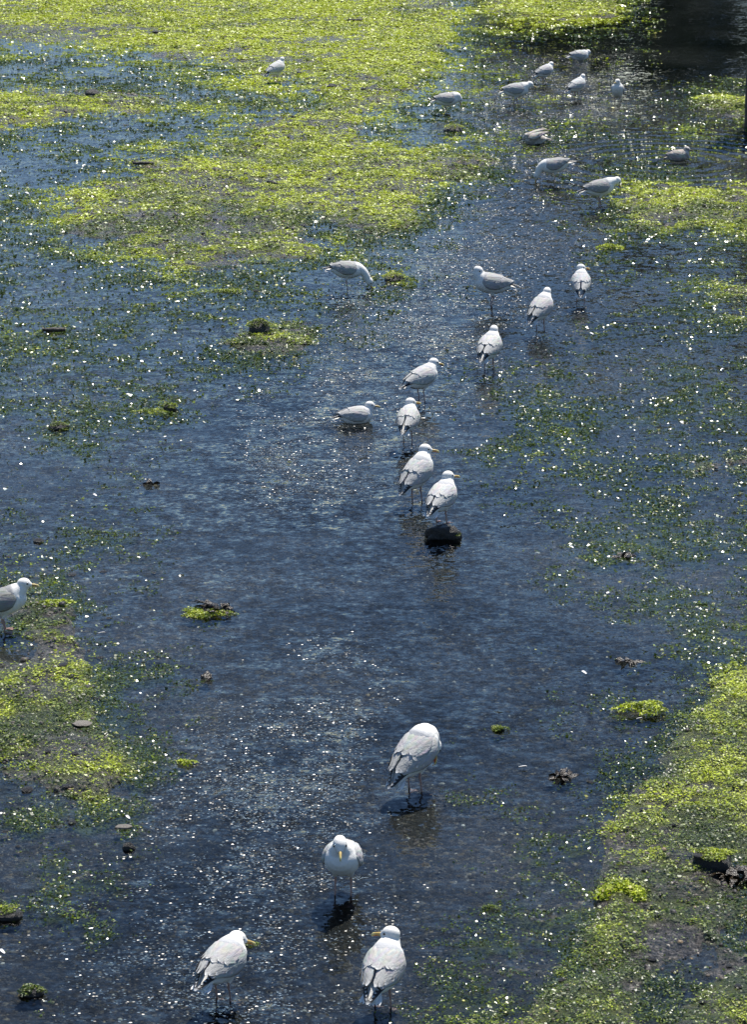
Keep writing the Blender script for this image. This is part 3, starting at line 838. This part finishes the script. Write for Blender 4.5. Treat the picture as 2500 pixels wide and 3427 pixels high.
clump('weed_tuft', 770, 975, .16, .10, .02, 500, .5, 'small weed patch left of the gull dipping its bill', .0, .018, 67)

# ------------------------------------------------------------------ brown rockweed, driftwood
WRACK = mat_rock('brown_rockweed', (.010, .007, .004), (.030, .020, .010), (.075, .055, .022), .28)
def frond_mesh(L, W, bend, twist, seed):
    r = random.Random(seed); V = []; F = []; n = 7
    for i in range(n):
        t = i / (n - 1); w = W * (.5 + .7 * math.sin(math.pi * min(1, t + .15))) * .5
        x = L * t; z = bend * math.sin(t * math.pi * .8) * L + r.uniform(-.004, .004); a = twist * t
        for q in (-1, 0, 1):
            V.append((x, q * w * math.cos(a), z + q * w * math.sin(a) + (.004 if q == 0 else 0)))
    for i in range(n - 1):
        for j in range(2): F.append((i * 3 + j, i * 3 + j + 1, i * 3 + j + 4, i * 3 + j + 3))
    m = len(V); V2 = [(x, y, z - .003) for x, y, z in V]; F2 = [tuple(k + m for k in f)[::-1] for f in F]
    return mesh_py('frond', V + V2, F + F2)
def wrack(px, py, N, rad, h, label, seed, z=0.0, weed=None, name='rockweed_pile'):
    r = random.Random(seed); root = empty(name, at(px, py, 0) + Vector((0, 0, z)))
    ms = [frond_mesh(.070, .028, .22, .8, seed), frond_mesh(.055, .034, .30, -1.0, seed + 1), frond_mesh(.080, .022, .14, .5, seed + 2)]
    for k in range(N):
        o = link('frond', ms[k % 3], WRACK, root); a = r.uniform(0, 6.28); q = math.sqrt(r.random()) * rad
        o.location = (q * math.cos(a), q * math.sin(a) * .75, h * (1 - (q / rad) ** 2) * r.uniform(.3, 1))
        o.rotation_euler = (r.uniform(-.5, .5), r.uniform(-.15, .35), r.uniform(0, 6.28))
    if weed:
        (x, y, zz, rx, ry, hh, N2, yel) = weed
        c = link('weed_skirt', clump_mesh(rx, ry, hh, N2, yel, seed + 9, .014, .7), WEED, root); c.location = (x, y, zz)
    return tag(root, label, 'seaweed')
wrack(712, 2045, 46, .105, .085, 'dark brown rockweed heap on a green weed patch in mid water', 5, .0, (-.05, -.05, .0, .17, .10, .025, 1500, .55))
wrack(690, 2272, 7, .045, .02, 'single dark kelp frond poking out of the water at left', 8)
wrack(2462, 2945, 34, .10, .03, 'tangle of brown rockweed beside the square stone block', 11, .02)
wrack(1885, 2600, 16, .06, .010, 'dark weed strands at the edge of the lower right bank', 14, .0)
wrack(2090, 1860, 14, .06, .012, 'dark rockweed scrap on a weed patch at middle right', 17, .0)
wrack(500, 1620, 9, .035, .02, 'small brown weed scrap alone in the water at left', 20, .0)
wrack(2100, 2215, 12, .07, .008, 'brown weed strand lying along the right weed edge', 23, .0)
WOOD = mat_rock('wet_driftwood', (.012, .009, .007), (.03, .024, .019), (.07, .055, .045), .55)
def stick(px, py, L, rad, rz, label, z=.02, seed=0):
    r = random.Random(seed)
    pts = [Vector((L * (i / 6 - .5), r.uniform(-.1, .1) * L * .25, .5 * rad + r.uniform(0, .03) * L)) for i in range(7)]
    v, f = tube_mesh(pts, [rad * (.55 + .6 * math.sin(math.pi * (.15 + .7 * i / 6))) * r.uniform(.85, 1.1) for i in range(7)], 9)
    o = link('driftwood', mesh_py('driftwood', v, f), WOOD); o.location = at(px, py, 0) + Vector((0, 0, z)); o.rotation_euler = (0, 0, rz)
    return tag(o, label, 'driftwood')
stick(912, 626, .18, .024, -.9, 'short dark driftwood piece on the upper weed bank', .03, 1)
stick(480, 556, .26, .018, .1, 'long dark driftwood lying beside the blue pool', .02, 2)
stick(180, 1112, .22, .02, .05, 'thin dark stick lying on weed at the left side', .01, 3)
stick(1018, 585, .28, .018, .08, 'slim dark stick on the bare mud of the upper bank', .02, 4)
stick(1190, 78, .26, .02, .2, 'dark wooden stick near the top edge above the lone gull', .03, 5)

# ------------------------------------------------------------------ small dark stones, each its own thing
SM = [stone_mesh(100 + k, 2, .62, .3) for k in range(6)]
for m_ in SM: m_.materials.append(ROCK)
SPOTS = """130 1812 30|240 1922 26|345 1912 20|515 1916 16|245 2060 24|365 2068 20|335 2200 22|640 1982 12|90 2642 30|225 2642 26|70 2702 24|240 2752 30|
55 1786 18|85 1850 16|30 1862 18|300 1836 14|440 1872 12|360 2140 14|480 2215 20|600 2346 14|330 2336 22|210 2240 26|120 2330 20|60 2350 18|160 2530 22|
250 2545 20|40 2500 18|310 2570 16|20 2780 22|180 2795 18|60 2830 20|330 2860 14|130 2690 14|385 1530 10|500 1505 12|380 1490 12|590 1590 10|
1475 958 9|1470 966 8|1460 955 7|790 972 18|855 975 16|400 1035 16|440 1150 12|310 1035 10|520 900 10|225 1165 12|
1560 560 20|1385 575 16|960 470 18|1040 690 20|1190 710 18|1110 300 22|1160 310 18|1065 310 16|1215 310 14|640 220 14|520 120 16|1000 250 14|
420 420 14|760 330 12|1330 545 16|1420 500 14|860 745 18|720 740 14|1010 760 16|905 860 10|1160 840 12|680 800 14|
2085 1232 10|2070 1075 14|2140 1085 12|2280 1080 10|1990 1300 10|2210 1420 12|1890 1690 12|2150 1800 9|2340 1640 12|2035 2060 9|1960 2280 10|
1975 2615 26|2190 2600 16|2110 2480 14|2160 2730 22|2400 2660 22|2320 2700 18|2160 2945 22|2090 3080 18|2200 3090 18|2330 2965 22|2440 3010 20|
1930 3210 18|1880 3280 24|1950 3250 20|2260 3250 24|2290 3310 20|2180 3220 22|2440 3240 18|2050 3360 18|2350 3370 22|1790 3300 12|2470 3330 20|
1650 2870 10|1470 2890 12|1870 3050 10|1780 2980 12|2060 2690 20|2250 2780 18|2440 2790 16|1710 2470 10|1980 2400 10"""
STONES = []
for k, tkn in enumerate(SPOTS.replace('\n', '').split('|')):
    a_, b_, w_ = [float(q) for q in tkn.split()]
    p = at(a_, b_, 0)
    dd, nn, mm, yy = fields(np.array([p.x]), np.array([p.y])); zz = max(float(height(np.array([p.x]), np.array([p.y]), dd, nn, mm)[0][0]), -.012)
    rs = w_ * .62 * math.hypot(p.y, CAMH) / FPX
    o = link('small_stone', SM[k % 6]); o.location = (p.x, p.y, zz + rs * .28); o.rotation_euler = (0, 0, k * 1.7)
    o.scale = (rs * (1 + .35 * math.sin(k)), rs, rs * (.8 + .25 * math.cos(k * 2.3)))
    STONES.append((o, a_, b_, w_))
LM = [(1280, 3250, 'upright gull at the bottom edge'), (740, 3240, 'hunched gull at lower left'), (1145, 2880, 'gull facing the camera'), (1385, 2540, 'preening gull'),
      (1480, 1780, 'gull on the rock'), (1190, 1380, 'floating gull'), (1640, 1160, 'gull above the green patch'), (1650, 960, 'gull looking back'), (1163, 920, 'bill-dipping gull'),
      (2010, 640, 'gull on the right weed bank'), (1490, 350, 'leftmost far gull'), (920, 230, 'lone white gull'), (50, 2030, 'gull cut by the left edge'), (868, 1100, 'mossy rock'),
      (2385, 2900, 'square stone block'), (105, 3320, 'round mossy stone'), (195, 1430, 'brown-green mossy lump'), (570, 1370, 'stone capped with green weed'), (310, 315, 'dark boulder'),
      (700, 2040, 'rockweed heap'), (690, 2270, 'kelp frond'), (2080, 3000, 'sea lettuce heap'), (2150, 2380, 'glowing lettuce tuft'), (175, 2035, 'lettuce patch'), (625, 2555, 'vivid green tuft'),
      (2040, 830, 'tuft in open water'), (912, 626, 'short driftwood piece'), (480, 556, 'long driftwood'), (180, 1112, 'thin stick'), (1190, 78, 'stick near the top edge'),
      (432, 2838, 'grey pointed stone'), (415, 2768, 'flat tan stone'), (275, 2435, 'pale patch of stone'), (1885, 2600, 'dark weed strands'), (2090, 1860, 'rockweed scrap'), (8, 3062, 'mossy slab'),
      (1670, 2440, 'small round green clump'), (2100, 2215, 'brown weed strand'), (2462, 2945, 'rockweed tangle'), (1018, 585, 'slim stick'), (500, 1620, 'brown weed scrap')]
used = set()
for o, a_, b_, w_ in STONES:
    best = None
    szw = 'tiny' if w_ <= 12 else ('small' if w_ <= 19 else 'fist-sized')
    for dist, lx, ly, nm in sorted((math.hypot(a_ - lx, (b_ - ly) * 1.6), lx, ly, nm) for lx, ly, nm in LM)[:7]:
        dx, dy = a_ - lx, (b_ - ly) * 1.3
        rel = ('right of' if dx > 0 else 'left of') if abs(dx) > abs(dy) else ('below' if dy > 0 else 'above')
        far_ = 'close ' if dist < 90 else ('' if dist < 260 else 'well ')
        lb = f'{szw} dark wet stone {far_}{rel} the {nm}'
        if lb not in used: best = lb; break
    used.add(best); tag(o, best, 'stone', 'small dark stones strewn over the flat')

# ------------------------------------------------------------------ moulted feathers drifting on the water
FEA = mat_vcol('white_down_feather', .7, 0, 0, .08, .2)
def feather(px, py, L, rz, label, k, z=.006):
    q = quill((-L / 2, 0, .002), (L / 2, 0, .006 + L * .15), (0, .2, 1), L * .34, -.35, 9, lambda t: (.80, .79, .77))
    me = mesh_py('feather', q[0], q[1]); cattr(me, 'col', np.array(q[2]))
    o = link('feather', me, FEA); o.location = at(px, py, 0) + Vector((0, 0, z)); o.rotation_euler = (0, .12, rz)
    return tag(o, label, 'feather', 'white feathers drifting on the water')
for k, (a_, b_, L, lb) in enumerate([
        (1750, 2572, .05, 'curled white feather floating right of the preening gull'),
        (428, 2740, .045, 'white feather by the flat tan stone at lower left'),
        (285, 1480, .04, 'white feather below the brown-green mossy lump'),
        (212, 1308, .045, 'white feather on weed above the mossy lump'),
        (1955, 2256, .05, 'white feather on open water at right, above the small round clump'),
        (2035, 1990, .05, 'white feather in mid water right of the rock reflection'),
        (2140, 2410, .04, 'white feather at the tip of the lower right bank'),
        (1914, 1836, .04, 'round white down feather left of the dark rockweed scrap'),
        (1885, 1512, .05, 'fluffy white feather at the middle right weed streak'),
        (2220, 1338, .055, 'white feather among weed patches far right of the floating gull'),
        (1980, 1122, .055, 'white feather on water just right of the face-away gull'),
        (2165, 815, .07, 'bright white feather on the right weed in line with the green tuft'),
        (1985, 772, .06, 'white feather beside the sparkling stream at upper right'),
        (318, 1662, .05, 'white feather on a small weed scrap at left'),
        (553, 1467, .045, 'white feather below the stone capped with vivid green weed'),
        (340, 2124, .05, 'white feather near the left bank beside the cut-off gull'),
        (90, 652, .08, 'white feather at the far left by the blue pool'),
        (2418, 1240, .05, 'white feather at the far right edge of the water'),
        (1800, 1758, .045, 'thin white feather on open water right of the rock'),
        (8, 3190, .05, 'white feather at the left edge near the bottom')]):
    feather(a_, b_, L, k * 2.1, lb, k)

# ------------------------------------------------------------------ loose pebbles and shells on the bed (uncountable), plus dark ones standing for shadow specks in the mats
PEB = mat_vcol('stream_pebble', .55, 60, .004, .3, .4)
N = 42000
yb = rng.uniform(12.5, 46, N); xb = rng.uniform(-1, 1, N) * (yb * .135 + .3)
d, n, m, yl = fields(xb, yb); zb, mt = height(xb, yb, d, n, m)
k = (rng.uniform(0, 1, N) < np.clip(.95 - d * .9 + m * .9, .30, 1)); xb, yb, zb = xb[k], yb[k], zb[k]; N = len(xb)
oc = np.array([[1, 0, 0], [0, 1, 0], [-1, 0, 0], [0, -1, 0], [.5, .5, .7], [-.5, .5, .75], [-.5, -.5, .7], [.5, -.5, .65]], float)
of = np.array([[0, 1, 4, 4], [1, 2, 5, 4], [2, 3, 6, 5], [3, 0, 7, 6], [0, 4, 7, 7], [4, 5, 6, 7]])
rs = .0030 * np.sqrt(yb) * np.exp(rng.normal(0, .38, N)) * .62
th = rng.uniform(0, 6.28, N); c_, s_ = np.cos(th), np.sin(th)
jit = oc[None] * rng.uniform(.7, 1.25, (N, 8, 3))
Vx = (jit[..., 0] * c_[:, None] * 1.3 - jit[..., 1] * s_[:, None]) * rs[:, None] + xb[:, None]
Vy = (jit[..., 0] * s_[:, None] * 1.3 + jit[..., 1] * c_[:, None]) * rs[:, None] + yb[:, None]
on_mat = (sstep(.5, .7, d[k]) * .013)  # pebbles lifted onto closed mats stand in for shaded gaps in the weed
Vz = jit[..., 2] * rs[:, None] * .75 + zb[:, None] - rs[:, None] * .1 + on_mat[:, None]
Fq = [[0, 1, 4], [1, 5, 4], [1, 2, 5], [2, 6, 5], [2, 3, 6], [3, 7, 6], [3, 0, 7], [0, 4, 7], [4, 5, 6], [4, 6, 7]]
F = (np.arange(N)[:, None, None] * 8 + np.array(Fq)[None]).reshape(-1, 3)
me = mesh_np('pebbles', np.stack([Vx, Vy, Vz], -1).reshape(-1, 3), F)
pal = np.array([[.03, .027, .025], [.05, .043, .04], [.075, .062, .052], [.11, .09, .07], [.22, .16, .09], [.34, .30, .25], [.50, .47, .42]])
pc = pal[rng.choice(7, N, p=[.30, .26, .19, .13, .06, .04, .02])] * rng.uniform(.8, 1.2, (N, 1))
cattr(me, 'col', np.repeat(pc, 8, 0))
tag(link('pebbles', me, PEB), 'small brown and tan pebbles on the stream bed and mud', kind='stuff')

# ------------------------------------------------------------------ timber pile at the right edge
b = at(2491, 425, 0)
root = empty('timber_pile', (b.x + .27, b.y, 0))
PILE = mat_rock('tarred_timber', (.008, .007, .006), (.018, .016, .014), (.04, .035, .03), .7)
r = random.Random(3); pts = [Vector((0, 0, -.4 + 3.6 * i / 14)) for i in range(15)]
v, f = tube_mesh(pts, [.27 * r.uniform(.97, 1.03) for _ in pts], 18)
link('post', mesh_py('post', v, f), PILE, root)
v, f = tube_mesh([Vector((0, 0, 3.19)), Vector((0, 0, 3.22)), Vector((0, 0, 3.34))], [.30, .31, .27], 18); link('cap', mesh_py('cap', v, f), WOOD, root)
v, f = tube_mesh([Vector((-.02, 0, 2.1)), Vector((1.6, .3, 2.1))], [.12, .12], 10); link('cross_beam', mesh_py('cross_beam', v, f), PILE, root)
for zc in (.25, .55): 
    c = link('weed_collar', clump_mesh(.29, .29, .0, 500, .2, int(zc * 100), .03, 1.2, .85), WEED, root); c.location = (0, 0, zc)
tag(root, 'black tarred timber pile standing at the upper right edge', 'post')

# ------------------------------------------------------------------ far bank beyond the frame: the shrubs the dark upper water mirrors
LEAF = mat_weed('shrub_leaf', .5, .2)
BARK = mat_rock('shrub_bark', (.02, .016, .012), (.05, .04, .03), (.09, .075, .06), .9)
me = stone_mesh(300, 4, 1, .18); fb = link('far_bank', me, ROCK); fb.location = (13.4, 67, -.35); fb.scale = (11.2, 3.0, .75); tag(fb, 'low dark stony bank beyond the stream', kind='structure')
def shrub(x, y, h, w, label, seed, N=4500):
    r = np.random.default_rng(seed); root = empty('shrub', (x, y, .3)); rr = random.Random(seed)
    parts = [tube_mesh([Vector((0, 0, -.3)), Vector((rr.uniform(-.1, .1), 0, h * .4)), Vector((rr.uniform(-.4, .4) * w, rr.uniform(-.4, .4) * w, h * .85))], [.07, .05, .015], 7) for _ in range(4)]
    link('stem', mesh_py('stem', *join(parts)), BARK, root)
    cc = np.stack([r.normal(0, .42 * w, 26), r.normal(0, .42 * w, 26), h * (.50 + r.uniform(-.45, .45, 26))], -1)
    P = cc[r.integers(0, 26, N)] + r.normal(0, .17 * w, (N, 3)); P[:, 2] = np.abs(P[:, 2])
    cl = np.array([.050, .075, .016]) * r.uniform(.5, 1.5, (N, 1))
    link('foliage', blades(P, np.full(N, .40), .9, cl, 'foliage', (.4, .7), .5, r), LEAF, root)
    return tag(root, label, 'shrub')
for k, (x, y, h, w) in enumerate([(3.0, 65.0, 3.6, 1.2), (4.6, 64.6, 5.0, 1.5), (6.4, 65.0, 6.2, 1.8), (8.3, 64.6, 5.8, 1.8), (10.3, 65.0, 6.6, 1.9), (12.4, 65, 6.0, 1.9)]):
    shrub(x, y, h, w, ['leftmost low green shrub on the far bank', 'second green shrub on the far bank', 'third green shrub on the far bank, tall and round',
                       'fourth green shrub on the far bank', 'fifth and tallest green shrub on the far bank', 'rightmost green shrub on the far bank'][k], 900 + k)
